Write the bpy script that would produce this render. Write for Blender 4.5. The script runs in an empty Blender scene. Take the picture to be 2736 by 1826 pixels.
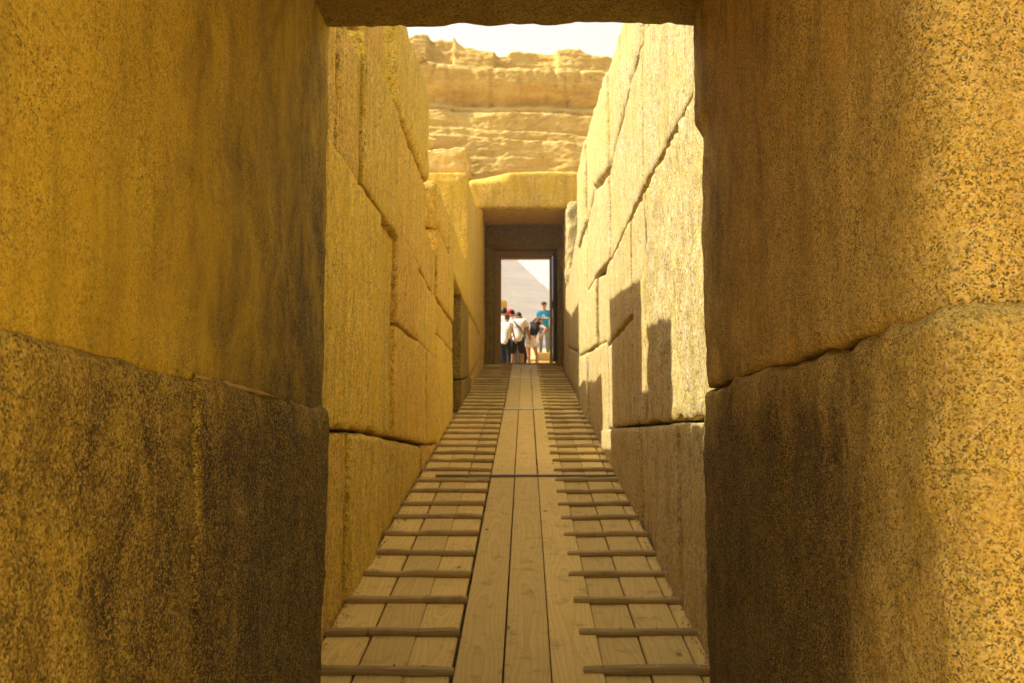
import bpy, bmesh, math, random
from mathutils import Vector, Matrix, noise, Euler

# ------------------------------------------------------------------ camera, sky, sun, exposure
scene = bpy.context.scene
COL = scene.collection
R = math.radians
EYE_TO_RAMP = 1.6168            # eye (world origin) above the ramp plane
SLOPE = R(8.26)
TS = math.tan(SLOPE)

cam_data = bpy.data.cameras.new('camera')
cam_data.lens = 35.0
cam_data.sensor_width = 36.0
cam_data.clip_start = 0.05
cam_data.clip_end = 6000
cam_data.dof.use_dof = True
cam_data.dof.focus_distance = 3.0
cam_data.dof.aperture_fstop = 7.1
cam = bpy.data.objects.new('camera', cam_data)
COL.objects.link(cam)
cam.rotation_euler = (R(90 + 5.651), 0, R(0.786))
scene.camera = cam

SUN_TO = Vector((1.785, -0.05, -2.10)).normalized()     # direction the light travels
SUN_FROM = -SUN_TO
elev = math.asin(SUN_FROM.z)
world = bpy.data.worlds.new('World')
scene.world = world
world.use_nodes = True
wn = world.node_tree.nodes
wl = world.node_tree.links
bg = wn['Background']
sky = wn.new('ShaderNodeTexSky')
sky.sky_type = 'NISHITA'
sky.sun_disc = False
sky.sun_elevation = elev
sky.sun_rotation = math.atan2(SUN_FROM.x, SUN_FROM.y)
sky.dust_density = 4.0
sky.air_density = 1.0
sky.ozone_density = 0.6
hsv = wn.new('ShaderNodeHueSaturation')                 # dusty desert air: little blue left
hsv.inputs['Saturation'].default_value = 0.10
wl.new(sky.outputs[0], hsv.inputs['Color'])
wl.new(hsv.outputs[0], bg.inputs['Color'])
bg.inputs['Strength'].default_value = 0.070

sun_data = bpy.data.lights.new('sun', 'SUN')
sun_data.energy = 5.0
sun_data.angle = R(0.55)
sun_data.color = (1.0, 0.945, 0.80)
sun = bpy.data.objects.new('sun', sun_data)
COL.objects.link(sun)
sun.rotation_euler = SUN_TO.to_track_quat('-Z', 'Y').to_euler()

scene.view_settings.view_transform = 'Standard'
scene.view_settings.look = 'None'
scene.view_settings.exposure = 1.53
scene.view_settings.gamma = 1.0
scene.view_settings.use_curve_mapping = False
scene.render.engine = 'CYCLES'
scene.cycles.max_bounces = 8
scene.cycles.diffuse_bounces = 6
scene.cycles.volume_bounces = 0

rnd = random.Random(7)

# ------------------------------------------------------------------ helpers
def tag(o, label=None, cat=None, group=None, kind=None):
    if label: o['label'] = label
    if cat: o['category'] = cat
    if group: o['group'] = group
    if kind: o['kind'] = kind
    return o

def empty(name, label, cat, loc=(0, 0, 0), group=None, rot=(0, 0, 0)):
    o = bpy.data.objects.new(name, None)
    o.location = loc
    o.rotation_euler = rot
    COL.objects.link(o)
    return tag(o, label, cat, group)

def link(name, me, mat=None, parent=None, loc=None):
    o = bpy.data.objects.new(name, me)
    if mat is not None and not me.materials:
        me.materials.append(mat)
    if parent is not None:
        o.parent = parent
    if loc is not None:
        o.location = loc
    COL.objects.link(o)
    return o

def mesh_from(name, verts, faces, smooth=True):
    me = bpy.data.meshes.new(name)
    me.from_pydata([tuple(v) for v in verts], [], faces)
    me.validate()
    me.update()
    if smooth:
        for p in me.polygons:
            p.use_smooth = True
    return me

def fbm(p, oct=4, H=1.0, lac=2.0):
    return noise.fractal(p, H, lac, oct)

# ------------------------------------------------------------------ materials
class NT:
    def __init__(s, name):
        s.mat = bpy.data.materials.new(name)
        s.mat.use_nodes = True
        s.n = s.mat.node_tree.nodes
        s.l = s.mat.node_tree.links
        s.bsdf = s.n['Principled BSDF']
        s.bsdf.inputs['Roughness'].default_value = 0.9
        s.bsdf.inputs['Specular IOR Level'].default_value = 0.25
    def node(s, t, **kw):
        n = s.n.new(t)
        for k, v in kw.items():
            if hasattr(n, k):
                setattr(n, k, v)
            else:
                n.inputs[k].default_value = v
        return n
    def link(s, a, b):
        s.l.new(a, b)
    def ramp(s, fac, stops, interp='LINEAR'):
        r = s.n.new('ShaderNodeValToRGB')
        r.color_ramp.interpolation = interp
        e = r.color_ramp.elements
        while len(e) > 1:
            e.remove(e[-1])
        e[0].position = stops[0][0]
        e[0].color = (*stops[0][1], 1) if len(stops[0][1]) == 3 else stops[0][1]
        for p, c in stops[1:]:
            k = e.new(p)
            k.color = (*c, 1)
        s.l.new(fac, r.inputs[0])
        return r.outputs[0]
    def mix(s, fac, a, b, blend='MIX'):
        m = s.n.new('ShaderNodeMix')
        m.data_type = 'RGBA'
        m.blend_type = blend
        for idx, v in ((0, fac), (6, a), (7, b)):
            if hasattr(v, 'is_linked') or hasattr(v, 'links'):
                s.l.new(v, m.inputs[idx])
            elif isinstance(v, (int, float)):
                m.inputs[idx].default_value = v
            else:
                m.inputs[idx].default_value = (*v, 1)
        return m.outputs[2]
    def coords(s, scale=(1, 1, 1), src='Object'):
        t = s.n.new('ShaderNodeTexCoord')
        m = s.n.new('ShaderNodeMapping')
        m.inputs['Scale'].default_value = scale
        s.l.new(t.outputs[src], m.inputs[0])
        return m.outputs[0]
    def noise(s, vec, scale, detail=4, rough=0.55, dist=0.0):
        n = s.n.new('ShaderNodeTexNoise')
        n.inputs['Scale'].default_value = scale
        n.inputs['Detail'].default_value = detail
        n.inputs['Roughness'].default_value = rough
        n.inputs['Distortion'].default_value = dist
        s.l.new(vec, n.inputs['Vector'])
        return n.outputs['Fac']
    def bump(s, height, strength, distance, normal=None):
        b = s.n.new('ShaderNodeBump')
        b.inputs['Strength'].default_value = strength
        b.inputs['Distance'].default_value = distance
        s.l.new(height, b.inputs['Height'])
        if normal is not None:
            s.l.new(normal, b.inputs['Normal'])
        return b.outputs[0]

BLK = (0, 0, 0)
WHT = (1, 1, 1)

def granite(name, grain=130.0, dark=0.2, tint=(1, 1, 1), film=0.5, stain_shade=False, pits=0.0, rough=.6, clumps=.6, vary=.04, pit_col=(.13, .085, .018)):
    m = NT(name)
    v = m.coords()
    # grains, slightly warped so that cells look crystalline rather than round
    wn_ = m.node('ShaderNodeTexNoise', Scale=grain * 0.9, Detail=2.0)
    m.link(v, wn_.inputs['Vector'])
    add = m.node('ShaderNodeVectorMath', operation='MULTIPLY_ADD')
    m.link(wn_.outputs['Color'], add.inputs[0])
    add.inputs[1].default_value = (0.9 / grain,) * 3
    m.link(v, add.inputs[2])
    vor = m.node('ShaderNodeTexVoronoi', Scale=grain)
    m.link(add.outputs[0], vor.inputs['Vector'])
    sep = m.node('ShaderNodeSeparateColor')
    m.link(vor.outputs['Color'], sep.inputs[0])
    clump = m.noise(v, grain * 0.22, 4, 0.65)
    mth = m.node('ShaderNodeMath', operation='MULTIPLY_ADD')
    m.link(clump, mth.inputs[0]); mth.inputs[1].default_value = clumps
    m.link(sep.outputs[0], mth.inputs[2])
    sub = m.node('ShaderNodeMath', operation='SUBTRACT')
    m.link(mth.outputs[0], sub.inputs[0]); sub.inputs[1].default_value = clumps / 2
    dd = m.node('ShaderNodeMath', operation='MULTIPLY_ADD')
    m.link(m.noise(v, 7.0, 3, .6), dd.inputs[0]); dd.inputs[1].default_value = .5
    m.link(sub.outputs[0], dd.inputs[2])
    sub = m.node('ShaderNodeMath', operation='SUBTRACT')
    m.link(dd.outputs[0], sub.inputs[0]); sub.inputs[1].default_value = .25
    t = lambda c: tuple(a * b for a, b in zip(c, tint))
    col = m.ramp(sub.outputs[0], [(0.0, t((.030, .024, .012))), (dark, t((.085, .062, .026))), (dark + .04, t((.40, .262, .026))),
                                 (.48, t((.50, .335, .036))), (.60, t((.55, .335, .050))), (.64, t((.36, .270, .090))), (.74, t((.58, .425, .085))), (.92, t((.62, .49, .18)))], 'LINEAR')
    vb = m.node('ShaderNodeTexVoronoi', Scale=grain * .42)
    m.link(add.outputs[0], vb.inputs['Vector'])
    sb = m.node('ShaderNodeSeparateColor')
    m.link(vb.outputs['Color'], sb.inputs[0])
    col = m.mix(m.ramp(sb.outputs[1], [(.78, BLK), (.84, (.55,) * 3)]), col, t((.60, .40, .13)))
    col = m.mix(m.ramp(sb.outputs[2], [(.85, BLK), (.89, (.50,) * 3)]), col, t((.16, .12, .05)))
    # ochre film that softens the grain in patches
    fm = m.noise(v, 2.3, 4, 0.65, 0.4)
    fmask = m.ramp(fm, [(.35, BLK), (.68, (film,) * 3)])
    col = m.mix(fmask, col, t((.45, .305, .022)))
    mott = m.noise(v, grain * .55, 3, .7)
    col = m.mix(m.ramp(mott, [(.30, (.30,) * 3), (.48, BLK)]), col, t((.20, .14, .03)))
    # rosy and yellow drift over the block
    dr = m.noise(v, 5.0, 3, 0.6)
    col = m.mix(m.ramp(dr, [(.52, BLK), (.75, (.35,) * 3)]), col, t((.54, .315, .050)))
    # light / dark weathering runs
    vs = m.coords((6, 6, .8))
    run = m.noise(vs, 1.6, 4, 0.65)
    col = m.mix(m.ramp(run, [(.32, (.42,) * 3), (.55, BLK)]), col, t((.19, .128, .014)))
    if pits:
        vp = m.coords((1, 1, .45))
        pn = m.noise(vp, 26, 3, 0.65)
        col = m.mix(m.ramp(pn, [(.30, (pits,) * 3), (.43, BLK)]), col, t(pit_col))
    if stain_shade:
        # hand-rubbed, soot-dark patina with a ragged outline on the lower blocks; on the upper ones, painted light falloff
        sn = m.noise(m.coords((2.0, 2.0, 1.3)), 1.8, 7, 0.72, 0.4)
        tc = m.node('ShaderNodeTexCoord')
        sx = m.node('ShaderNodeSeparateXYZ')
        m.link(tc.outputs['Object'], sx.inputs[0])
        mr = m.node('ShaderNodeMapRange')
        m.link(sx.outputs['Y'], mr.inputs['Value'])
        mr.inputs['From Min'].default_value = stain_shade[0]
        mr.inputs['From Max'].default_value = stain_shade[1]
        mr.inputs['To Min'].default_value = stain_shade[2]
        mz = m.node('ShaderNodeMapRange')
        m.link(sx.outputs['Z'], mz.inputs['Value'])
        mz.inputs['From Min'].default_value = stain_shade[3]
        mz.inputs['From Max'].default_value = stain_shade[4]
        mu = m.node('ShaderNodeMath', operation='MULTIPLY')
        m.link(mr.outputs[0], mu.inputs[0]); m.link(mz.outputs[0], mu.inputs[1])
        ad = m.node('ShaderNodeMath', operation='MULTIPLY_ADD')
        m.link(mu.outputs[0], ad.inputs[0]); ad.inputs[1].default_value = stain_shade[5]
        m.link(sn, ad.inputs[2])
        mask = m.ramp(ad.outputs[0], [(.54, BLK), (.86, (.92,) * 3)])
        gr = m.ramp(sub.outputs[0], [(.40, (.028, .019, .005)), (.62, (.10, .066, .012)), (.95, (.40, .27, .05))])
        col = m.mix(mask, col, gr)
    # every block comes from its own bed
    oi = m.node('ShaderNodeObjectInfo')
    vr = m.node('ShaderNodeMapRange')
    m.link(oi.outputs['Random'], vr.inputs[0])
    vr.inputs['To Min'].default_value = 1 - vary
    vr.inputs['To Max'].default_value = 1 + vary * .7
    rs = m.node('ShaderNodeMath', operation='MULTIPLY'); m.link(oi.outputs['Random'], rs.inputs[0]); rs.inputs[1].default_value = 7.31
    fr = m.node('ShaderNodeMath', operation='FRACT'); m.link(rs.outputs[0], fr.inputs[0])
    hr_ = m.node('ShaderNodeMapRange')
    m.link(fr.outputs[0], hr_.inputs[0])
    hr_.inputs['To Min'].default_value = .5 - vary * .10
    hr_.inputs['To Max'].default_value = .5 + vary * .05
    hs = m.node('ShaderNodeHueSaturation')
    m.link(hr_.outputs[0], hs.inputs['Hue']); m.link(vr.outputs[0], hs.inputs['Value']); m.link(col, hs.inputs['Color'])
    col = hs.outputs[0]
    m.link(col, m.bsdf.inputs['Base Color'])
    h = m.node('ShaderNodeMath', operation='MULTIPLY_ADD')
    m.link(m.noise(v, 45, 5, 0.75), h.inputs[0]); h.inputs[1].default_value = 3.0
    m.link(m.noise(v, 9, 3, 0.65), h.inputs[2])
    m.link(m.bump(h.outputs[0], rough, 0.008), m.bsdf.inputs['Normal'])
    m.bsdf.inputs['Roughness'].default_value = 0.82
    return m.mat

M = {}
M['granite_near'] = granite('granite_near', 330, .09, (1.30, 1.33, .58), .85, stain_shade=(1.9, 3.6, 0.0, 2.2, .1, .38))  # upper left block: staining plus painted light falloff towards the jamb
M['granite_low'] = granite('granite_low', 230, .26, (1.2, 1.22, .75), .3, stain_shade=(1.2, 3.1, .34, .34, -.05, .45), clumps=.9)
M['granite_right'] = granite('granite_right', 330, .25, (1.34, 1.33, 1.3), .28, stain_shade=(2.4, 3.9, 0.0, 2.2, .2, .22), clumps=.6)  # upper right block: falloff of light towards the inner edge painted in
M['granite_low_right'] = granite('granite_low_right', 330, .25, (1.34, 1.33, 1.3), .2, stain_shade=(1.66, 2.35, 0.0, .34, -.05, .45), clumps=.6)
M['granite_jamb'] = granite('granite_jamb', 90, .3, (.62, .62, .6), .5, pits=.75)
M['granite_roof'] = granite('granite_roof', 200, .25, (.8, .8, .5), .5, rough=.9)
M['granite_hall'] = granite('granite_hall', 110, .14, (1.50, 1.48, 1.30), .6, pits=.72, rough=.65, vary=.09)
M['granite_hall_pale'] = granite('granite_hall_pale', 110, .13, (1.18, 1.33, 2.8), .55, pits=.72, rough=.65, vary=.05)
M['granite_slab'] = granite('granite_slab', 110, .12, (1.62, 1.62, 1.15), .6, pits=.6, rough=.6)
M['granite_portal'] = granite('granite_portal', 90, .0, (1.40, 1.32, 1.25), .97, pits=.12, clumps=.3)

def limestone(name, tint=(1, 1, 1), strata=1.0):
    m = NT(name)
    v = m.coords()
    vz = m.coords((.35, .35, 2.2))
    s = m.noise(vz, 2.0, 8, 0.7, 0.5)
    t = lambda c: tuple(a * b for a, b in zip(c, tint))
    col = m.ramp(s, [(.25, t((.44, .285, .065))), (.45, t((.56, .385, .105))), (.6, t((.62, .45, .145))), (.78, t((.72, .57, .26)))])
    n2 = m.noise(v, 3.2, 7, 0.7)
    col = m.mix(m.ramp(n2, [(.30, (.5,) * 3), (.5, BLK)]), col, t((.38, .22, .06)))
    n3 = m.noise(v, 22, 4, 0.65)
    col = m.mix(m.ramp(n3, [(.3, (.35,) * 3), (.5, BLK)]), col, t((.30, .18, .05)))
    m.link(col, m.bsdf.inputs['Base Color'])
    b1 = m.bump(s, .5 * strata, .12)
    b2 = m.bump(m.noise(v, 14, 8, .7), .6, .04, b1)
    m.link(b2, m.bsdf.inputs['Normal'])
    m.bsdf.inputs['Roughness'].default_value = 0.95
    return m.mat

M['limestone'] = limestone('limestone')
M['limestone_pale'] = limestone('limestone_pale', (1.1, 1.12, 1.2), .5)

def wood(name, base, dark, warm, axis='Y'):
    m = NT(name)
    oi = m.node('ShaderNodeObjectInfo')
    t = m.node('ShaderNodeTexCoord')
    off = m.node('ShaderNodeVectorMath', operation='MULTIPLY_ADD')
    comb = m.node('ShaderNodeCombineXYZ')
    for i in range(3):
        m.link(oi.outputs['Random'], comb.inputs[i])
    m.link(comb.outputs[0], off.inputs[0]); off.inputs[1].default_value = (13.7, 41.1, 7.3)
    m.link(t.outputs['Object'], off.inputs[2])
    def mp(sc):
        q = m.node('ShaderNodeMapping')
        q.inputs['Scale'].default_value = sc
        m.link(off.outputs[0], q.inputs[0])
        return q.outputs[0]
    # cathedral grain: growth rings round a pith that wanders below the board
    pith = m.node('ShaderNodeTexNoise', Scale=1.0, Detail=1.0)
    m.link(mp((.02, .75, .02) if axis == 'Y' else (.75, .02, .02)), pith.inputs['Vector'])
    wob = m.node('ShaderNodeVectorMath', operation='MULTIPLY_ADD')
    m.link(pith.outputs['Color'], wob.inputs[0]); wob.inputs[1].default_value = (.16, .16, .12)
    m.link(t.outputs['Object'], wob.inputs[2])
    sh_ = m.node('ShaderNodeMapping')
    sh_.inputs['Location'].default_value = (-1.6, -1.6, 0)
    sh_.inputs['Scale'].default_value = (20, 1.2, 20) if axis == 'Y' else (1.2, 20, 20)
    m.link(wob.outputs[0], sh_.inputs[0])
    wv = m.node('ShaderNodeTexWave', wave_type='RINGS', rings_direction=axis, wave_profile='SAW')
    wv.inputs['Scale'].default_value = 1.0
    wv.inputs['Distortion'].default_value = 1.6
    wv.inputs['Detail'].default_value = 2.0
    wv.inputs['Detail Scale'].default_value = 1.5
    m.link(sh_.outputs[0], wv.inputs['Vector'])
    fine = m.noise(mp((34, 1.1, 34) if axis == 'Y' else (1.1, 34, 34)), 2.0, 3, .7)
    wide = m.noise(mp((3, .7, 3)), 1.3, 4, .6)
    col = m.ramp(wv.outputs['Fac'], [(.0, base), (.6, tuple(a * .92 for a in base)), (1.0, warm)])
    col = m.mix(m.ramp(fine, [(.30, (.40,) * 3), (.55, BLK)]), col, warm)
    col = m.mix(m.ramp(wide, [(.35, (.35,) * 3), (.65, BLK)]), col, tuple(a * .78 for a in base))
    # knots and scuffs
    vk = m.node('ShaderNodeTexVoronoi', Scale=1.0)
    m.link(mp((4.2, 1.7, 1.0)), vk.inputs['Vector'])
    col = m.mix(m.ramp(vk.outputs['Distance'], [(.035, (.8,) * 3), (.075, BLK)]), col, dark)
    scuff = m.noise(mp((9, 9, 9)), 1.0, 6, .7)
    col = m.mix(m.ramp(scuff, [(.30, (.45,) * 3), (.46, BLK)]), col, dark)
    # each board has its own tone
    hs = m.node('ShaderNodeHueSaturation')
    vr = m.node('ShaderNodeMapRange')
    m.link(oi.outputs['Random'], vr.inputs[0])
    vr.inputs['To Min'].default_value = .86
    vr.inputs['To Max'].default_value = 1.08
    m.link(vr.outputs[0], hs.inputs['Value'])
    m.link(col, hs.inputs['Color'])
    m.link(hs.outputs[0], m.bsdf.inputs['Base Color'])
    b = m.bump(fine, .3, .002)
    m.link(b, m.bsdf.inputs['Normal'])
    m.bsdf.inputs['Roughness'].default_value = .72
    return m.mat

M['plank'] = wood('plank_wood', (.74, .53, .165), (.15, .095, .03), (.60, .41, .12))
M['rung'] = wood('rung_wood', (.43, .31, .11), (.09, .055, .02), (.30, .205, .065), 'X')
M['frame_wood'] = wood('frame_wood', (.46, .30, .09), (.10, .06, .02), (.32, .20, .06))
M['box_wood'] = wood('box_wood', (.62, .38, .10), (.25, .14, .04), (.5, .28, .07))

def plain(name, col, rough=.8, metal=0.0, var=.12, scale=40.0):
    m = NT(name)
    v = m.coords()
    n = m.noise(v, scale, 4, .6)
    c = m.ramp(n, [(.3, tuple(a * (1 - var) for a in col)), (.7, tuple(min(1, a * (1 + var)) for a in col))])
    m.link(c, m.bsdf.inputs['Base Color'])
    m.bsdf.inputs['Roughness'].default_value = rough
    m.bsdf.inputs['Metallic'].default_value = metal
    m.link(m.bump(n, .2, .004), m.bsdf.inputs['Normal'])
    return m.mat

M['steel'] = plain('steel', (.72, .70, .68), .32, 1.0)
M['dark_steel'] = plain('dark_steel', (.20, .17, .14), .45, 1.0)
M['iron'] = plain('iron', (.05, .04, .03), .5, .6)
M['wire'] = plain('wire', (.24, .17, .08), .6)
M['skin'] = plain('skin', (.52, .28, .15), .55, var=.06)
M['skin_tan'] = plain('skin_tan', (.36, .18, .085), .55, var=.06)
M['white_cotton'] = plain('white_cotton', (.80, .77, .74), .9, var=.04)
M['black_cloth'] = plain('black_cloth', (.022, .020, .022), .85)
M['navy_denim'] = plain('navy_denim', (.020, .026, .055), .85)
M['grey_cloth'] = plain('grey_cloth', (.16, .165, .17), .85)
M['blue_jersey'] = plain('blue_jersey', (.012, .22, .40), .6, var=.25, scale=14)
M['red_cloth'] = plain('red_cloth', (.55, .03, .02), .8)
M['dark_hair'] = plain('dark_hair', (.022, .014, .009), .5)
M['brown_hair'] = plain('brown_hair', (.16, .075, .02), .5, var=.4, scale=60)
M['cap_dark'] = plain('cap_dark', (.03, .032, .045), .8)
M['print_ink'] = plain('print_ink', (.05, .04, .10), .8)
M['print_white'] = plain('print_white', (.85, .85, .85), .8)
M['eye'] = plain('eye', (.02, .014, .01), .2)

def sand():
    m = NT('sand')
    v = m.coords()
    n = m.noise(v, .9, 8, .65)
    col = m.ramp(n, [(.3, (.50, .31, .10)), (.55, (.60, .39, .15)), (.75, (.68, .47, .22))])
    n2 = m.noise(v, 18, 5, .7)
    col = m.mix(m.ramp(n2, [(.3, (.4,) * 3), (.5, BLK)]), col, (.34, .21, .075))
    m.link(col, m.bsdf.inputs['Base Color'])
    m.link(m.bump(n2, .6, .03), m.bsdf.inputs['Normal'])
    return m.mat
M['sand'] = sand()

def pyramid_mat():
    m = NT('pyramid_stone')
    v = m.coords((.012, .012, .16))
    n = m.noise(v, 2.0, 8, .75)
    col = m.ramp(n, [(.3, (.38, .25, .11)), (.5, (.64, .47, .25)), (.72, (.80, .63, .40))])
    n2 = m.noise(m.coords(), .12, 6, .7)
    col = m.mix(m.ramp(n2, [(.35, (.4,) * 3), (.55, BLK)]), col, (.40, .27, .14))
    m.link(col, m.bsdf.inputs['Base Color'])
    return m.mat
M['pyramid'] = pyramid_mat()

# ------------------------------------------------------------------ stone block builder
def stone(parent, u, v, w, axes, mat, quad=None, r=(.04, .04, .05), res=.06, amp=.012, edge=.012, name='stone_block', seed=None, big=0.0, warp=None):
    """rounded, weathered block.  u,v,w = (min,max) ranges, axes maps (u,v,w) to world; w max is the visible face.
    quad = optional 4 corners (u,v) to skew the face (bottom-left, bottom-right, top-right, top-left)."""
    sd = Vector((rnd.uniform(-50, 50), rnd.uniform(-50, 50), rnd.uniform(-50, 50))) if seed is None else Vector(seed)
    c = [(a + b) / 2 for a, b in (u, v, w)]
    h = [(b - a) / 2 for a, b in (u, v, w)]
    nu = max(3, int(round(2 * h[0] / res)))
    nv = max(3, int(round(2 * h[1] / res)))
    # along w: dense close to the visible face, coarse behind
    ws = []
    t = 0.0
    while t < min(.30, 2 * h[2]):
        ws.append(h[2] - t)
        t += max(res * .55, .015)
    k = ws[-1]
    ws += [k + (-h[2] - k) * q for q in (.33, .66, 1.0)] if k > -h[2] + .05 else [-h[2]]
    # extra lines close to the edges so the rounding is smooth
    def line(n, hh, rr):
        a = [-hh + 2 * hh * i / n for i in range(n + 1)]
        ex = [hh - rr * q for q in (.12, .35, .65)]
        a += ex + [-q for q in ex]
        return sorted(set(round(q, 5) for q in a))
    us = line(nu, h[0], r[0])
    vs = line(nv, h[1], r[1])
    ws = sorted(set([round(q, 5) for q in ws] + [round(h[2] - r[2] * q, 5) for q in (.15, .4, .7)]))
    verts, idx, faces = [], {}, []
    H0 = h
    def put(p):
        key = p
        if key in idx:
            return idx[key]
        P = Vector(p)
        q = Vector([max(-(H0[i] - r[i]), min(H0[i] - r[i], P[i])) for i in range(3)])
        d = Vector([(P[i] - q[i]) / r[i] for i in range(3)])
        L = d.length
        nrm = Vector((0, 0, 1))
        if L > 1e-6:
            d /= L
            nrm = d.copy()
            P = Vector([q[i] + d[i] * r[i] for i in range(3)])
        uu, vv, ww = P
        if quad:
            a = (uu / h[0] + 1) / 2
            b = (vv / h[1] + 1) / 2
            q0, q1, q2, q3 = quad
            U = (1 - a) * (1 - b) * q0[0] + a * (1 - b) * q1[0] + a * b * q2[0] + (1 - a) * b * q3[0]
            V = (1 - a) * (1 - b) * q0[1] + a * (1 - b) * q1[1] + a * b * q2[1] + (1 - a) * b * q3[1]
        else:
            U, V = uu + c[0], vv + c[1]
        W = ww + c[2]
        X = Vector((U, V, W))
        # weathering: broad undulation + fine pitting + chipped arrises
        g = X + sd
        n1 = fbm(g * 1.3, 3)
        n2 = fbm(g * 7.0, 4)
        disp = amp * n1 * 1.2 + amp * .7 * n2
        e = sum(1 for i in range(3) if abs(p[i]) > H0[i] - r[i] * 1.2)
        if e >= 2:
            disp -= edge * (max(0, fbm(g * 3.1, 3) - .15) * 1.7 + max(0, fbm(g * 10, 4) - .1) * 1.0)
        if big:
            disp += big * fbm(g * .6, 2)
        X = X + nrm * disp
        world_p = axes(X.x, X.y, X.z)
        if warp:
            world_p = warp(world_p)
        idx[key] = len(verts)
        verts.append(world_p)
        return idx[key]
    def face_grid(A, B, fn, flip):
        for i in range(len(A) - 1):
            for j in range(len(B) - 1):
                f = [put(fn(A[i], B[j])), put(fn(A[i + 1], B[j])), put(fn(A[i + 1], B[j + 1])), put(fn(A[i], B[j + 1]))]
                faces.append(f[::-1] if flip else f)
    hu, hv, hw = us[-1], vs[-1], ws[-1]
    face_grid(us, vs, lambda a, b: (a, b, hw), False)
    face_grid([us[0], us[-1]], [vs[0], vs[-1]], lambda a, b: (a, b, ws[0]), True)
    face_grid(us, ws, lambda a, b: (a, vs[0], b), False)
    face_grid(us, ws, lambda a, b: (a, hv, b), True)
    face_grid(vs, ws, lambda a, b: (us[0], a, b), True)
    face_grid(vs, ws, lambda a, b: (hu, a, b), False)
    me = mesh_from(name, verts, faces)
    bm = bmesh.new(); bm.from_mesh(me)
    bmesh.ops.recalc_face_normals(bm, faces=bm.faces)
    bm.to_mesh(me); bm.free()
    for p in me.polygons:
        p.use_smooth = True
    return link(name, me, mat, parent)

AX_L = lambda u, v, w: Vector((w, u, v))          # left wall: visible face towards +x
AX_R = lambda u, v, w: Vector((-w, u, v))         # right wall: visible face towards -x
AX_F = lambda u, v, w: Vector((u, -w, v))         # faces the camera (-y)
AX_D = lambda u, v, w: Vector((u, v, -w))         # underside faces down

def ramp_z(y):
    return -EYE_TO_RAMP + TS * y

# ------------------------------------------------------------------ ground
def ground_z(x, y):
    if y < 2.6:
        return -1.66 if y < .3 else -1.66 + max(0, ramp_z(y) - .14 + 1.66) * min(1, (y - .3) / 2.3)
    if y < 23.5:
        return ramp_z(y) - .13
    if y < 24.2:
        return ramp_z(23.5) - .13 + (1.76 - ramp_z(23.5) + .13) * (y - 23.5) / .7
    if y < 27.3:
        return 1.76
    if y < 32:
        return 1.76 + (2.70 - 1.76) * (y - 27.3) / 4.7
    if y < 120:
        return 2.70 + (y - 32) * .094
    if y < 700:
        return 10.97 + (y - 120) * .062
    return 46.9
gy = [-60, -30, -12, -6, -3, 0] + [.3 + .5 * i for i in range(6)] + [3.5 + i for i in range(20)] + [23.5, 23.7, 24.2] + \
     [24.6 + .45 * i for i in range(24)] + [36, 40, 46, 54, 64, 80, 100, 120, 150, 200, 300, 450, 700, 1000, 1800, 4000]
gx = [-4000, -1500, -600, -250, -100, -50, -25, -12, -8, -5, -3.5, -2.5, -2, -1.5, -1, -.5, 0, .5, 1, 1.5, 2, 2.5, 3.5, 5, 8, 12, 25, 50, 100, 250, 600, 1500, 4000]
gv, gf = [], []
for j, y in enumerate(gy):
    for i, x in enumerate(gx):
        z = ground_z(x, y)
        if y > 24.5:
            z += .03 * noise.noise(Vector((x * .8, y * .8, 0))) + (.25 * noise.noise(Vector((x * .05, y * .05, 3))) if y > 40 else 0)
        gv.append((x, y, z))
n = len(gx)
for j in range(len(gy) - 1):
    for i in range(n - 1):
        a = j * n + i
        gf.append((a, a + 1, a + n + 1, a + n))
g = link('ground', mesh_from('ground', gv, gf), M['sand'])
tag(g, 'sandy yellow ground of the court, causeway and desert', kind='structure')

# ------------------------------------------------------------------ near passage (dark granite doorway the camera looks through)
LX, RX, JY = -.790, .690, 3.90
pl = empty('passage_wall', 'dark granite wall filling the left edge of the picture, with a sloping joint', 'wall', (0, 0, 0))
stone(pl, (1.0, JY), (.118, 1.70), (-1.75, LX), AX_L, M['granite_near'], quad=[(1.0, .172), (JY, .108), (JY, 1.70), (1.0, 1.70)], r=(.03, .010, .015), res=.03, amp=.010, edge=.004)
stone(pl, (1.0, 2.345), (-1.8, .13), (-1.75, LX + .014), AX_L, M['granite_low'], quad=[(1.0, -1.8), (2.37, -1.8), (2.345, .156), (1.0, .190)], r=(.018, .035, .03), res=.03, amp=.012, edge=.003)
stone(pl, (2.350, JY + .01), (-1.8, .10), (-1.75, LX + .018), AX_L, M['granite_low'], quad=[(2.371, -1.8), (JY + .01, -1.8), (JY + .01, .124), (2.346, .157)], r=(.02, .035, .03), res=.03, amp=.012, edge=.005)
mv, mf = [], []
for i in range(60):
    t = i / 59
    yy = 2.33 + .80 * t
    zz = .151 - .021 * (yy - 2.345)
    th = .007 * (.35 + max(0, fbm(Vector((yy * 9, 3, 1)), 3) + .5)) * (1 if t < .75 else 1 - (t - .75) / .25)
    n_ = .004 * noise.noise(Vector((yy * 30, 0, 0)))
    for q in range(6):
        a_ = math.pi * 2 * q / 6
        mv.append((LX + .004 + n_ + .010 * math.cos(a_), yy, zz + th * math.sin(a_)))
for i in range(59):
    for q in range(6):
        a_, b_ = 6 * i + q, 6 * i + (q + 1) % 6
        mf.append((a_, b_, b_ + 6, a_ + 6))
link('mortar', mesh_from('mortar', mv, mf), M['limestone_pale'], pl)
pr = empty('passage_wall', 'speckled orange granite wall filling the right edge of the picture, with rounded near corner', 'wall', (0, 0, 0))
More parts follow.
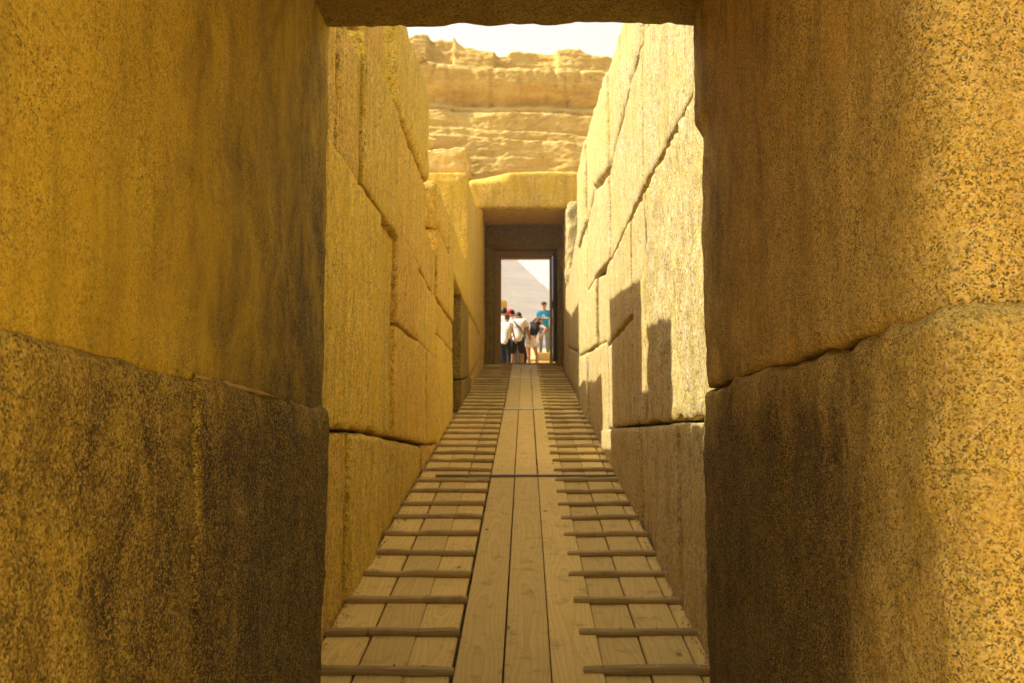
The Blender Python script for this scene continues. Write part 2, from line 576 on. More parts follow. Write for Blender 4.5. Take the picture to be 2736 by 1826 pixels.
def jamb_step(p):
    """the upper jamb keeps a raw projecting edge above the dressed part"""
    t = max(0., min(1., (p.z - 1.19) / .05)) * max(0., min(1., (p.y - 3.45) / .2)) * max(0., min(1., (1.2 - p.x) / .3))
    return Vector((p.x - .030 * t, p.y, p.z))
stone(pr, (1.66, JY), (.225, 1.72), (-1.75, -RX), AX_R, M['granite_right'], quad=[(1.66, .213), (JY, .193), (JY, 1.72), (1.66, 1.72)], r=(.12, .010, .06), res=.025, amp=.012, edge=.008, warp=jamb_step)
stone(pr, (1.605, JY + .02), (-1.8, .215), (-1.75, -RX + .012), AX_R, M['granite_low_right'], quad=[(1.605, -1.8), (JY + .02, -1.8), (JY + .02, .203), (1.605, .222)], r=(.12, .05, .06), res=.025, amp=.016, edge=.010)

lt = empty('passage_lintel', 'rough dark stone slab spanning the doorway across the top of the picture', 'lintel', (0, 0, 0))
stone(lt, (-1.7, 1.62), (1.25, JY - .03), (-2.16, -1.648), AX_D, M['granite_roof'], r=(.03, .035, .035), res=.03, amp=.014, edge=.022, name='roof_slab')

# unseen wall added behind the camera to bounce sunlight into the doorway
hr = empty('bounce_wall', 'unseen sunlit granite wall added to bounce light, right of the doorway', 'wall', (0, 0, 0))
for k in range(2):
    for j in range(3):
        stone(hr, (-3.6 + 2.6 * k, -3.6 + 2.6 * k + 2.59), (-1.7 + 1.6 * j, -1.7 + 1.6 * j + 1.59), (-7.5, -6.2), AX_R, M['granite_hall'], res=.35, amp=.02)

# ------------------------------------------------------------------ corridor walls, open to the sky
WL, WR = -.960, .825
cl = empty('corridor_wall', 'shaded left wall of the corridor built of large fitted granite blocks', 'wall', (0, 0, 0))
cr = empty('corridor_wall', 'sunlit right wall of the corridor built of large fitted granite blocks', 'wall', (0, 0, 0))

def lb(y0, y1, z0, z1, dx=0.0, mat='granite_hall', quad=None, th=.95, **kw):
    kw.setdefault('res', .04)
    kw.setdefault('amp', .008)
    kw.setdefault('edge', .016)
    kw.setdefault('r', (.013, .013, .032))
    g = .006
    if quad is None:
        quad = [(y0 + g, z0 + g), (y1 - g, z0 + g), (y1 - g, z1 - g), (y0 + g, z1 - g)]
    f = WL + dx + rnd.uniform(-.012, .012)
    return stone(cl, (y0, y1), (z0, z1), (f - th, f), AX_L, M[mat], quad=quad, **kw)

def rb(y0, y1, z0, z1, dx=0.0, mat='granite_hall_pale', quad=None, th=.95, **kw):
    kw.setdefault('res', .04)
    kw.setdefault('amp', .008)
    kw.setdefault('edge', .016)
    kw.setdefault('r', (.013, .013, .032))
    g = .006
    if quad is None:
        quad = [(y0 + g, z0 + g), (y1 - g, z0 + g), (y1 - g, z1 - g), (y0 + g, z1 - g)]
    f = (WR if y1 < 15.7 else .862) - dx + rnd.uniform(-.010, .010)
    if y1 < 15.7:       # surveyed with the wall at .865: bring the joints to the wall's true plane
        kk = .954
        quad = [(max(3.915, a * kk), b * kk) for a, b in quad]
    return stone(cr, (y0, y1), (z0, z1), (-f - th, -f), AX_R, M[mat], quad=quad, **kw)

def Q(y0, y1, zb0, zb1, zt0, zt1, g=.004):
    return [(y0 + g, zb0 + g), (y1 - g, zb1 + g), (y1 - g, zt1 - g), (y0 + g, zt0 - g)]

# --- left wall, base course
lb(3.9, 5.30, -1.9, .05, quad=Q(3.9, 5.3, -1.9, -1.9, .05, .045, g=.010))
lb(5.30, 6.40, -1.6, .045, .030, quad=Q(5.3, 6.4, -1.6, -1.6, .045, .04, g=.010), r=(.035, .025, .04))
lb(6.40, 9.30, -1.3, .0, quad=Q(6.4, 9.3, -1.3, -1.1, .035, -.045, g=.010), r=(.035, .025, .04))
lb(9.30, 12.3, -.9, .0, -.01, quad=Q(9.3, 12.3, -.9, -.6, -.045, -.045))
# --- left wall, second course
lb(3.9, 6.385, .05, 1.46, .025, 'granite_slab', quad=Q(3.9, 6.385, .055, .045, 1.445, 1.475))
lb(6.385, 7.28, .04, 1.475, -.02, quad=Q(6.385, 7.28, .045, .02, 1.475, 1.49))
lb(7.28, 9.55, .0, .86, -.005, quad=Q(7.28, 9.55, .02, -.04, .85, .88))
lb(9.55, 10.75, -.04, .86, .01, quad=Q(9.55, 10.75, -.04, -.04, .88, .85))
lb(7.28, 8.80, .86, 1.55, .012, quad=Q(7.28, 8.8, .855, .875, 1.60, 1.56))
lb(8.80, 10.75, .87, 1.53, -.012, quad=Q(8.8, 10.75, .875, .855, 1.56, 1.52))
lb(10.75, 13.10, -.1, 1.15, .004, quad=Q(10.75, 13.1, -.3, .0, 1.15, 1.15))
lb(10.75, 13.10, 1.15, 1.53, -.004, quad=Q(10.75, 13.1, 1.155, 1.155, 1.53, 1.54))
# --- left wall, third course
lb(3.9, 4.98, 1.46, 2.09, -.01, quad=Q(3.9, 4.98, 1.45, 1.46, 2.21, 2.22))
lb(4.98, 5.65, 1.47, 2.17, .004, quad=Q(4.98, 5.65, 1.465, 1.47, 2.22, 2.23))
lb(5.65, 7.28, 1.47, 2.43, .01, quad=Q(5.65, 7.28, 1.475, 1.49, 2.42, 2.44))
lb(7.28, 9.55, 1.58, 2.47, -.012, quad=Q(7.28, 9.55, 1.61, 1.565, 2.45, 2.49))
lb(9.55, 10.70, 1.54, 2.05, -.02, quad=Q(9.55, 10.7, 1.56, 1.535, 2.07, 2.03))
lb(10.70, 12.30, 1.54, 2.32, .0, quad=Q(10.70, 12.3, 1.535, 1.545, 2.30, 2.33))
lb(12.30, 13.10, 1.54, 2.86, .012, quad=Q(12.3, 13.1, 1.545, 1.55, 2.84, 2.87))
# --- left wall, top course
lb(5.66, 6.72, 2.43, 2.86, -.03, quad=Q(5.62, 6.78, 2.46, 2.48, 2.86, 2.96), r=(.06, .07, .06))
lb(7.15, 9.55, 2.46, 3.43, .005, quad=Q(7.12, 9.58, 2.49, 2.50, 3.28, 3.45), r=(.06, .09, .05))
lb(10.70, 12.30, 2.32, 2.87, .004, quad=Q(10.70, 12.3, 2.31, 2.335, 2.87, 2.87), r=(.12, .12, .08))
# --- left wall, side doorway and beyond
lb(13.10, 16.10, 2.22, 2.87, .006, th=1.6, quad=Q(13.1, 16.1, 2.22, 2.16, 2.87, 2.88))
lb(14.80, 16.90, .95, 2.17, .0, 'granite_jamb', th=1.6, quad=Q(14.8, 16.9, .90, 1.05, 2.155, 2.15))
lb(14.80, 17.40, .2, .95, .012, 'granite_jamb', th=1.6, quad=Q(14.8, 17.4, .2, .5, .885, 1.10))
lb(16.10, 18.70, 2.2, 4.45, .0, 'granite_portal', quad=Q(16.1, 18.7, 2.17, 2.2, 4.42, 4.50), r=(.05, .08, .05))
lb(16.90, 20.98, 1.1, 2.2, -.006, quad=Q(16.9, 20.98, 1.06, 1.75, 2.16, 2.2))
lb(17.40, 20.98, .6, 1.4, .01, quad=Q(17.4, 20.98, .5, 1.0, 1.07, 1.72))
lb(18.70, 20.98, 2.2, 4.7, .006, 'granite_portal', quad=Q(18.7, 20.98, 2.21, 2.21, 4.52, 4.94), r=(.05, .08, .05))

# --- right wall, base course
rb(3.9, 5.55, -1.9, .10, .0, quad=Q(3.9, 5.55, -1.9, -1.9, .09, .10, g=.010))
rb(5.55, 6.54, -1.6, .10, .030, quad=Q(5.55, 6.54, -1.6, -1.6, .10, .105, g=.010), r=(.035, .025, .04))
rb(6.54, 7.53, -1.3, .11, .0, quad=Q(6.54, 7.53, -1.3, -1.3, .105, .11, g=.010), r=(.035, .025, .04))
rb(7.53, 11.6, -1.1, .12, .012, quad=Q(7.53, 11.6, -1.1, -.4, .11, .125, g=.010), r=(.035, .025, .04))
# --- right wall, second course
rb(3.9, 7.15, .10, 1.78, .0, quad=Q(3.9, 7.15, .10, .115, 1.73, 1.81), amp=.022)
rb(7.15, 8.08, .11, 1.80, .006, quad=Q(7.15, 8.02, .115, .12, 1.81, 1.795))
rb(8.08, 10.42, .12, .98, -.008, quad=Q(8.03, 10.42, .12, .125, .99, .975))
rb(8.08, 10.42, .99, 1.79, .004, quad=Q(8.03, 10.42, 1.0, .985, 1.795, 1.79))
rb(10.42, 13.55, -.2, 1.18, .012, quad=Q(10.42, 13.55, -.4, .0, 1.05, 1.19))
rb(10.42, 11.9, 1.08, 1.9, -.01, quad=Q(10.42, 11.9, 1.06, 1.12, 1.79, 1.95))
rb(11.90, 13.55, 1.15, 2.0, .016, quad=Q(11.9, 13.55, 1.13, 1.20, 1.95, 2.03))
# --- right wall, third course
rb(3.9, 7.10, 1.78, 2.9, .012, quad=Q(3.9, 7.1, 1.74, 1.82, 2.98, 2.90))
rb(7.10, 9.90, 1.80, 2.8, .0, quad=Q(7.1, 9.9, 1.82, 1.80, 2.90, 2.70))
rb(9.90, 12.05, 1.9, 2.9, .03, quad=Q(9.9, 12.05, 1.80, 1.97, 2.69, 3.05), r=(.06, .035, .06))
rb(12.05, 13.55, 2.0, 3.0, .004, quad=Q(12.05, 13.55, 1.98, 2.04, 3.06, 2.96))
# --- right wall, top course
rb(3.9, 7.10, 2.9, 3.7, -.01, quad=Q(3.9, 7.1, 2.99, 2.91, 3.6, 3.66))
rb(7.10, 8.72, 2.85, 3.72, .0, quad=Q(7.1, 8.72, 2.91, 2.82, 3.66, 3.72), r=(.05, .06, .05))
rb(8.72, 9.90, 2.75, 3.80, .006, quad=Q(8.72, 9.9, 2.82, 2.71, 3.72, 3.82), r=(.05, .10, .05))
rb(9.90, 12.05, 2.9, 3.9, .045, quad=Q(9.9, 12.05, 2.70, 3.06, 3.80, 3.95), r=(.08, .08, .08))
rb(12.05, 13.60, 3.0, 4.2, .02, quad=Q(12.10, 13.6, 3.07, 2.97, 4.18, 4.22), r=(.06, .08, .06))
rb(13.62, 15.35, 2.9, 4.2, .05, quad=Q(13.62, 15.35, 2.97, 2.95, 4.23, 4.20), r=(.08, .08, .08))
# --- right wall beyond the deep upright joint
rb(13.64, 15.6, .3, 1.25, .03, quad=Q(13.64, 15.6, .0, .5, 1.2, 1.3), r=(.06, .04, .06))
rb(13.64, 15.6, 1.25, 2.95, .02, quad=Q(13.64, 15.6, 1.21, 1.3, 2.96, 2.94), r=(.06, .04, .06))
rb(14.9, 20.1, .5, 1.9, -.01, quad=Q(14.9, 20.1, .3, 1.0, 1.25, 1.86))
rb(14.9, 20.1, 1.6, 3.4, .0, quad=Q(14.9, 20.1, 1.26, 1.87, 3.72, 3.15), r=(.05, .10, .05))
rb(20.10, 21.0, 1.0, 3.2, .008, quad=Q(20.1, 20.98, 1.0, 1.1, 3.2, 3.2))
rb(20.10, 21.0, 3.2, 4.9, .004, quad=Q(20.1, 20.98, 3.21, 3.21, 4.92, 4.94), r=(.10, .14, .10), amp=.04)

# rubble cores behind the facing blocks (they make the side doorway a dark tunnel)
def core(parent, x0, x1, y0, y1, z0, z1):
    stone(parent, (y0, y1), (z0, z1), (x0, x1), AX_L, M['limestone'], res=.5, amp=.05, name='core_block')
core(cl, -4.2, -1.85, 3.9, 8.4, -1.9, 1.95)
core(cl, -4.2, -1.85, 8.42, 13.02, -1.5, 1.9)
core(cl, -4.2, -2.45, 12.9, 15.0, -.4, 2.5)
core(cl, -4.2, -2.6, 14.8, 21.0, -.2, 2.0)
core(cr, 1.83, 4.5, 3.9, 12.0, -1.9, 3.2)
core(cr, 1.83, 4.5, 12.02, 21.0, -.5, 3.6)

# ------------------------------------------------------------------ far stone portal
po = empty('stone_portal', 'far stone doorway with a thick pale lintel at the end of the corridor', 'doorway', (0, 0, 0))
def lintel_wear(p):
    t = max(0., min(1., (-.35 - p.x) / .6)) * max(0., p.z - 5.52)
    arch = .06 * (1 - min(1., (p.x / 1.2) ** 2)) * max(0., min(1., (p.z - 5.3) / .3))
    return Vector((p.x, p.y + t * 1.9 * max(0., min(1., (21.7 - p.y) / .7)), p.z + arch))
stone(po, (-1.22, 1.20), (4.955, 5.74), (-22.8, -21.0), AX_F, M['granite_portal'], quad=[(-1.24, 4.955), (1.20, 4.955), (1.20, 5.76), (-1.22, 5.66)], r=(.05, .06, .13), res=.05, amp=.012, edge=.01, name='lintel', warp=lintel_wear)
stone(po, (-1.9, -.935), (1.4, 4.94), (-22.8, -21.0), AX_F, M['granite_portal'], r=(.05, .02, .05), res=.1, amp=.014, name='jamb')
stone(po, (.862, 1.9), (1.4, 4.94), (-22.8, -21.0), AX_F, M['granite_portal'], r=(.05, .02, .05), res=.1, amp=.014, name='jamb')
stone(po, (-1.7, 1.6), (4.487, 5.4), (-24.15, -22.82), AX_F, M['granite_jamb'], r=(.03, .03, .03), res=.08, amp=.012, name='inner_lintel')
stone(po, (-1.9, -.735), (1.3, 4.48), (-24.15, -22.82), AX_F, M['granite_jamb'], r=(.04, .02, .04), res=.1, amp=.012, name='inner_jamb')
stone(po, (.722, 1.9), (1.3, 4.48), (-24.15, -22.82), AX_F, M['granite_jamb'], r=(.04, .02, .04), res=.1, amp=.012, name='inner_jamb')

# ------------------------------------------------------------------ small box helpers
def box_mesh(name, sx, sy, sz, bev=.004, jitter=0.0):
    bm = bmesh.new()
    bmesh.ops.create_cube(bm, size=1.0)
    for v in bm.verts:
        v.co = Vector((v.co.x * sx, v.co.y * sy, v.co.z * sz))
        if jitter:
            v.co += Vector((rnd.uniform(-1, 1), rnd.uniform(-1, 1), rnd.uniform(-1, 1))) * jitter
    if bev:
        bmesh.ops.bevel(bm, geom=list(bm.edges), offset=bev, segments=2, affect='EDGES')
    me = bpy.data.meshes.new(name)
    bm.to_mesh(me); bm.free()
    return me

def box(name, parent, x0, x1, y0, y1, z0, z1, mat, bev=.004, jitter=0.0):
    me = box_mesh(name, x1 - x0, y1 - y0, z1 - z0, bev, jitter)
    return link(name, me, mat, parent, ((x0 + x1) / 2, (y0 + y1) / 2, (z0 + z1) / 2))

# ------------------------------------------------------------------ wooden door frame in the far portal
df = empty('door_frame', 'weathered wooden door frame with an opened leaf in the far doorway', 'door frame', (-.005, 23.42, 1.80))
box('post', df, -.725, -.64, -.10, .10, .0, 2.80, M['frame_wood'], .008)
box('post', df, -.66, -.575, -.03, .16, .0, 2.68, M['frame_wood'], .008)
box('post', df, .578, .64, -.03, .16, .0, 2.68, M['frame_wood'], .008)
box('post', df, .70, .728, -.10, .10, .0, 2.80, M['frame_wood'], .006)
box('head', df, -.725, .725, -.11, .09, 2.56, 2.68, M['frame_wood'], .008)
box('head', df, -.639, .577, -.02, .15, 2.50, 2.558, M['frame_wood'], .006)
box('threshold', df, -.73, .73, -.12, .16, -.06, .0, M['frame_wood'], .006)
leaf = box('door_leaf', df, .645, .69, -.62, .02, .03, 2.5, M['iron'], .004)
box('lock', leaf, -.045, -.022, -.34, -.24, -.05, .14, M['iron'], .01)
leaf2 = box('door_leaf', df, -.635, -.60, .17, .75, .03, 2.45, M['frame_wood'], .004)

# ------------------------------------------------------------------ timber ramp
ramp = empty('timber_ramp', 'long plank ramp with cross rungs on both sides climbing the corridor', 'ramp', (0, 0, -EYE_TO_RAMP), rot=(SLOPE, 0, 0))
cs = 1 / math.cos(SLOPE)
cols = [(-.945, -.735), (-.728, -.522), (-.516, -.322), (-.306, -.102), (-.094, .103), (.111, .332), (.339, .528), (.535, .738), (.746, .812)]
joints = [3.2, 8.90, 14.09, 19.43, 23.50]
for ci, (x0, x1) in enumerate(cols):
    for k in range(len(joints) - 1):
        a, b = joints[k] * cs + .006, joints[k + 1] * cs - .006
        jx = rnd.uniform(-.003, .003)
        th = .042
        dz = (-.006 if ci in (0, 1, 2, 6, 7, 8) else .0) + rnd.uniform(-.004, .002)
        box('plank', ramp, x0 + jx, x1 + jx, a, b, dz - th, dz, M['plank'], .004)
for k in range(10):         # bearers under the boards
    s = (4 + 2.05 * k) * cs
    box('bearer', ramp, -.93, .84, s, s + .09, -.12, -.053, M['rung'], .004)

def rung_mesh(length, seed):
    rr = random.Random(seed)
    off = Vector((rr.uniform(-99, 99), rr.uniform(-99, 99), rr.uniform(-99, 99)))
    ns, nc = 22, 10
    verts, faces = [], []
    for i in range(ns + 1):
        t = i / ns
        x = (t - .5) * length
        taper = 1.0
        if i in (0, ns): taper = .86
        w = (.027 + .005 * noise.noise(Vector((x * 5, 0, 0)) + off)) * taper
        h = (.0175 + .005 * noise.noise(Vector((x * 5, 9, 0)) + off)) * taper
        cy = .026 * noise.noise(Vector((x * 1.6, 3, 0)) + off)
        cz = h * .80 + .003 * noise.noise(Vector((x * 3, 5, 0)) + off)
        for k in range(nc):
            a = 2 * math.pi * k / nc
            ca, sa = math.cos(a), math.sin(a)
            sq = lambda q: math.copysign(abs(q) ** .40, q)
            kn = 1 + .13 * noise.noise(Vector((x * 11, ca * 2, sa * 2)) + off)
            verts.append((x, cy + w * sq(ca) * kn, cz + h * sq(sa) * kn))
    for i in range(ns):
        for k in range(nc):
            a, b = i * nc + k, i * nc + (k + 1) % nc
            faces.append((a, b, b + nc, a + nc))
    faces.append(tuple(range(nc - 1, -1, -1)))
    faces.append(tuple(ns * nc + k for k in range(nc)))
    me = mesh_from('rung', verts, faces)
    me.materials.append(M['rung'])
    bm = bmesh.new(); bm.from_mesh(me)
    bmesh.ops.recalc_face_normals(bm, faces=bm.faces)
    for e in bm.edges:
        if len(e.link_faces) == 2 and (len(e.link_faces[0].verts) > 4 or len(e.link_faces[1].verts) > 4):
            e.smooth = False
    bm.to_mesh(me); bm.free()
    return me
rl = [rung_mesh(.640, 10 + k) for k in range(16)]
rrm = [rung_mesh(.566, 40 + k) for k in range(16)]
bm = bmesh.new()
bmesh.ops.create_uvsphere(bm, u_segments=6, v_segments=4, radius=.0055)
nail_me = bpy.data.meshes.new('nail'); bm.to_mesh(nail_me); bm.free()
nail_me.materials.append(M['steel'])
y = 3.87
idx = 0
while y < 23.4:
    for side in (0, 1):
        yy = y + rnd.uniform(-.035, .035)
        if min(abs(yy - j) for j in joints) < .045:
            yy += .07
        me = (rl, rrm)[side][rnd.randrange(16)]
        x = (-.634, .534)[side] + rnd.uniform(-.007, .007)
        o = link('rung', me, None, ramp, (x, yy * cs, -.007))
        o.rotation_euler = (rnd.uniform(-.05, .05), 0, rnd.uniform(-.032, .032) + (-.010, .018)[side] + (math.pi if rnd.random() < .5 else 0))
        if y < 7.6:
            for q in range(4):
                nx = (-.2 + .14 * q) + rnd.uniform(-.03, .03)
                link('nail', nail_me, None, o, (nx, .006 + rnd.uniform(-.008, .008), .0335))
    y += .486
    idx += 1
# metal strips over the board joints
def strip(x0, x1, y, w, h, mat, name='metal_strip', dz=.0):
    box(name, ramp, x0, x1, y * cs - w / 2, y * cs + w / 2, dz, dz + h, M[mat], .003)
strip(-.80, .80, 8.90, .045, .016, 'dark_steel', dz=.004)
strip(-.31, .262, 14.09, .05, .012, 'steel', dz=.003)
strip(-.32, .275, 19.43, .06, .012, 'steel', dz=.003)

# grit that has fallen along both walls onto the boards
gv, gf = [], []
gr_ = random.Random(21)
for k in range(1500):
    left = gr_.random() < .5
    yy = 3.9 + 19 * gr_.random() ** 1.7
    edge_x = -.945 if left else .812
    xx = edge_x + (1 if left else -1) * abs(gr_.gauss(0, .022)) if gr_.random() < .9 else gr_.uniform(-.9, .8)
    rr_ = gr_.uniform(.002, .009) if abs(xx - edge_x) < .08 else gr_.uniform(.0015, .004)
    c0 = Vector((xx, yy, ramp_z(yy) + rr_ * .5))
    b = len(gv)
    for q in ((1, 0, 0), (-1, 0, 0), (0, 1, 0), (0, -1, 0), (0, 0, .8), (0, 0, -.8)):
        gv.append(c0 + Vector(q) * rr_ * gr_.uniform(.6, 1.3))
    for f in ((0, 2, 4), (2, 1, 4), (1, 3, 4), (3, 0, 4), (2, 0, 5), (1, 2, 5), (3, 1, 5), (0, 3, 5)):
        gf.append(tuple(b + i for i in f))
grit = link('grit', mesh_from('grit', gv, gf, False), M['sand'])
tag(grit, 'sandy grit and stone crumbs along the ramp edges', kind='stuff')

# ------------------------------------------------------------------ eroded limestone cliff above the portal
def lerp_pts(pts, x):
    if x <= pts[0][0]: return pts[0][1]
    for (a, b), (c, d) in zip(pts, pts[1:]):
        if x <= c:
            return b + (d - b) * (x - a) / (c - a)
    return pts[-1][1]
TOP = [(-3.4, 9.9), (-3.0, 10.30), (-2.6, 10.36), (-1.85, 10.28), (-1.72, 10.08), (-1.3, 9.96), (-.8, 9.84), (-.5, 9.86), (-.35, 9.98), (-.2, 10.0), (.3, 9.96), (1.4, 9.92), (1.62, 9.78), (2.3, 9.66), (3.6, 9.2)]
# profile: (height fraction-like z, y offset of the face); dips to the right
PROF = [(4.9, .00), (5.6, .0), (6.4, .03), (7.02, .06), (7.10, .08), (7.14, .26), (7.30, .30), (7.38, .34), (7.42, .56), (7.60, .56), (7.84, .60), (7.92, .62), (7.97, .82), (8.02, .90),
        (8.08, .86), (8.17, .90), (8.22, 1.05), (8.28, 1.08), (8.34, 1.04), (8.44, .94), (8.60, .86), (8.8, .80), (9.05, .80), (9.15, .86), (9.22, 1.10), (9.26, 1.5), (9.34, 1.58), (9.6, 1.62), (10.0, 1.7)]
cv, cf = [], []
nx, nz = 170, 190
XA, XB = -3.25, 6.5
Y0 = 22.95
for i in range(nx + 1):
    x = XA + (XB - XA) * i / nx
    ztop = lerp_pts(TOP, x) + .05 * fbm(Vector((x * 3.1, 4, 9)), 5)
    for j in range(nz + 1):
        z = 4.9 + (ztop - 4.9) * j / nz
        dip = .065 * x
        zl = z + dip + .10 * fbm(Vector((x * .55, z * .4, 2)), 3) + .03 * fbm(Vector((x * 2.6, z, 7)), 3)
        off = lerp_pts(PROF, zl)
        p = Vector((x, off, z))
        # the blocks on the skyline stand back by different amounts
        if z > 9.28 - dip * .4:
            off += .28 * (1 if noise.noise(Vector((x * .9, 1.5, 0))) > .05 else 0) - .2
        d = .10 * fbm(p * .8 + Vector((3, 1, 8)), 4) + .024 * fbm(Vector((x * 1.2, off, z * 9)), 4) + .035 * abs(fbm(p * 5, 5)) + .02 * fbm(p * 17, 3)
        if 8.2 < zl < 9.2:     # run-off grooves in the upper band
            gq = fbm(Vector((x * 3.4, 2, z * .55)), 3)
            d += .16 * max(0, gq - .15)
            gq = noise.noise(Vector((x * 7.5, 5, z * .9)))
            d += .40 * max(0, gq - .42)
            gq = noise.noise(Vector((x * 16, 15, z * 5)))
            d += .35 * max(0, gq - .45)
        e = max(0.0, (z - (ztop - .08)) / .08)
        cv.append((x, Y0 + off + d + .12 * e * e, z))
for i in range(nx):
    for j in range(nz):
        a = i * (nz + 1) + j
        cf.append((a, a + nz + 1, a + nz + 2, a + 1))
# back, top and sides close the mass
base = len(cv)
BK = 24.30
for i in range(nx + 1):
    x, yt, zt = cv[i * (nz + 1) + nz]
    cv.append((x, max(BK, yt + .5), zt - .05))
    cv.append((x, BK, 4.9))
for i in range(nx):
    t0, t1 = i * (nz + 1) + nz, (i + 1) * (nz + 1) + nz
    b0, b1 = base + 2 * i, base + 2 * i + 2
    cf.append((t0, t1, b1, b0))
    cf.append((b0, b1, b1 + 1, b0 + 1))
    cf.append((i * (nz + 1), b0 + 1, b1 + 1, (i + 1) * (nz + 1)))
cf.append(tuple([j for j in range(nz + 1)] + [base, base + 1]))
cf.append(tuple([nx * (nz + 1) + j for j in range(nz + 1)][::-1] + [base + 2 * nx + 1, base + 2 * nx]))
cliff = link('rock_cliff', mesh_from('rock_cliff', cv, cf), M['limestone'])
tag(cliff, 'eroded yellow limestone mass with ledges above the far doorway', kind='structure')
pm = empty('masonry_pier', 'limestone masonry beside the far doorway carrying the eroded rock', 'masonry', (0, 0, 0))
stone(pm, (-3.1, -1.92), (1.2, 4.89), (-24.2, -22.9), AX_F, M['limestone'], res=.25, amp=.05)
stone(pm, (1.92, 6.4), (1.2, 4.89), (-24.2, -22.9), AX_F, M['limestone'], res=.3, amp=.05)
stone(pm, (-1.85, 1.75), (5.42, 5.9), (-24.2, -22.9), AX_F, M['limestone'], res=.2, amp=.03)

# loose core blocks on the ledge left of the lintel
bl = empty('boulder', 'pale broken limestone block lying on the ledge left of the far lintel', 'boulder', (0, 0, 0))
stone(bl, (-2.9, -1.30), (5.9, 6.62), (-23.0, -21.9), AX_F, M['limestone_pale'], quad=[(-2.9, 5.9), (-1.25, 5.9), (-1.30, 6.58), (-2.9, 6.55)], r=(.10, .12, .10), res=.07, amp=.07, edge=.05, name='stone_block')
stone(bl, (-2.9, -2.05), (6.50, 6.98), (-23.1, -22.1), AX_F, M['limestone_pale'], quad=[(-2.9, 6.5), (-2.10, 6.52), (-1.98, 6.86), (-2.9, 6.9)], r=(.12, .12, .12), res=.07, amp=.07, edge=.05, name='stone_block')

def curve_to_mesh(name, cu, mat, parent=None, loc=(0, 0, 0), rot=(0, 0, 0)):
    t = bpy.data.objects.new('tmp', cu)
    COL.objects.link(t)
    dg = bpy.context.evaluated_depsgraph_get()
    dg.update()
    me = bpy.data.meshes.new_from_object(t.evaluated_get(dg))
    me.name = name
    bpy.data.objects.remove(t)
    me.materials.clear()
    o = link(name, me, mat, parent, loc)
    o.rotation_euler = rot
    return o
# sagging cable across the cliff
cu = bpy.data.curves.new('cable', 'CURVE')
cu.dimensions = '3D'
cu.bevel_depth = .009
cu.bevel_resolution = 2
sp = cu.splines.new('POLY')
pts = []
A, B = Vector((2.35, 22.6, 8.78)), Vector((-1.40, 22.6, 6.70))
for i in range(25):
    t = i / 24
    p = A.lerp(B, t)
    p.z -= .30 * 4 * t * (1 - t) * .95
    pts.append(p)
sp.points.add(len(pts) - 1)
for q, p in zip(sp.points, pts):
    q.co = (*p, 1)
cable = curve_to_mesh('cable', cu, M['wire'])
tag(cable, 'thin dark cable sagging diagonally in front of the limestone cliff', 'cable')

# ------------------------------------------------------------------ pyramid beyond
def pyramid():
    a, h = 107.6, 143.5
    n = 118
    verts, faces = [], []
    rr = random.Random(3)
    for k in range(n):
        z0, z1 = h * k / n, h * (k + 1) / n
        s = a * (1 - k / n) + rr.uniform(-.35, .35)
        for z in (z0, z1):
            for q in ((-s, -s), (s, -s), (s, s), (-s, s)):
                verts.append((q[0], q[1], z))
        b = 8 * k
        for e in range(4):
            faces.append((b + e, b + (e + 1) % 4, b + 4 + (e + 1) % 4, b + 4 + e))
            if k < n - 1:
                faces.append((b + 4 + e, b + 4 + (e + 1) % 4, b + 8 + (e + 1) % 4, b + 8 + e))
    faces.append((8 * n - 4, 8 * n - 3, 8 * n - 2, 8 * n - 1))
    me = mesh_from('pyramid', verts, faces, False)
    o = link('pyramid', me, M['pyramid'], None, (-85.5, 720, 62))
    o.rotation_euler = (0, 0, R(22))
    tag(o, 'huge pale stone pyramid far beyond the doorway', 'pyramid')
pyramid()

# ------------------------------------------------------------------ masonry and timber outside
om = empty('ruined_pier', 'stack of yellow stone blocks at the left edge of the far door opening', 'masonry', (0, 0, 0))
stone(om, (-1.9, -.62), (2.3, 3.05), (-31.0, -30.0), AX_F, M['limestone_pale'], r=(.05, .05, .05), res=.15, amp=.03)
stone(om, (-1.9, -.70), (3.06, 3.70), (-31.0, -30.0), AX_F, M['limestone_pale'], r=(.05, .05, .05), res=.15, amp=.03)
stone(om, (-1.9, -.56), (3.71, 4.25), (-31.0, -29.9), AX_F, M['limestone_pale'], r=(.05, .05, .05), res=.15, amp=.03)
stp = empty('stone_step', 'low yellow stone steps behind the group of visitors', 'steps', (0, 0, 0))
stone(stp, (.18, 2.4), (1.6, 2.32), (-30.4, -29.4), AX_F, M['limestone_pale'], r=(.03, .03, .03), res=.15, amp=.012, name='step')
stone(stp, (.30, 2.4), (1.6, 2.68), (-31.4, -30.42), AX_F, M['limestone_pale'], r=(.03, .03, .03), res=.15, amp=.012, name='step')

# ------------------------------------------------------------------ people
def skin_obj(verts, edges, radii, sub=2):
    me = bpy.data.meshes.new('tmp')
    me.from_pydata([tuple(v) for v in verts], edges, [])
    ob = bpy.data.objects.new('tmp', me)
    COL.objects.link(ob)
    ob.modifiers.new('skin', 'SKIN').use_smooth_shade = True
    md = ob.modifiers.new('sub', 'SUBSURF')
    md.levels = md.render_levels = sub
    lay = me.skin_vertices[0].data
    for i, r in enumerate(radii):
        lay[i].radius = r if isinstance(r, tuple) else (r, r)
        lay[i].use_root = (i == 0)
    dg = bpy.context.evaluated_depsgraph_get()
    dg.update()
    res = bpy.data.meshes.new_from_object(ob.evaluated_get(dg))
    bpy.data.objects.remove(ob)
    for p in res.polygons:
        p.use_smooth = True
    return res

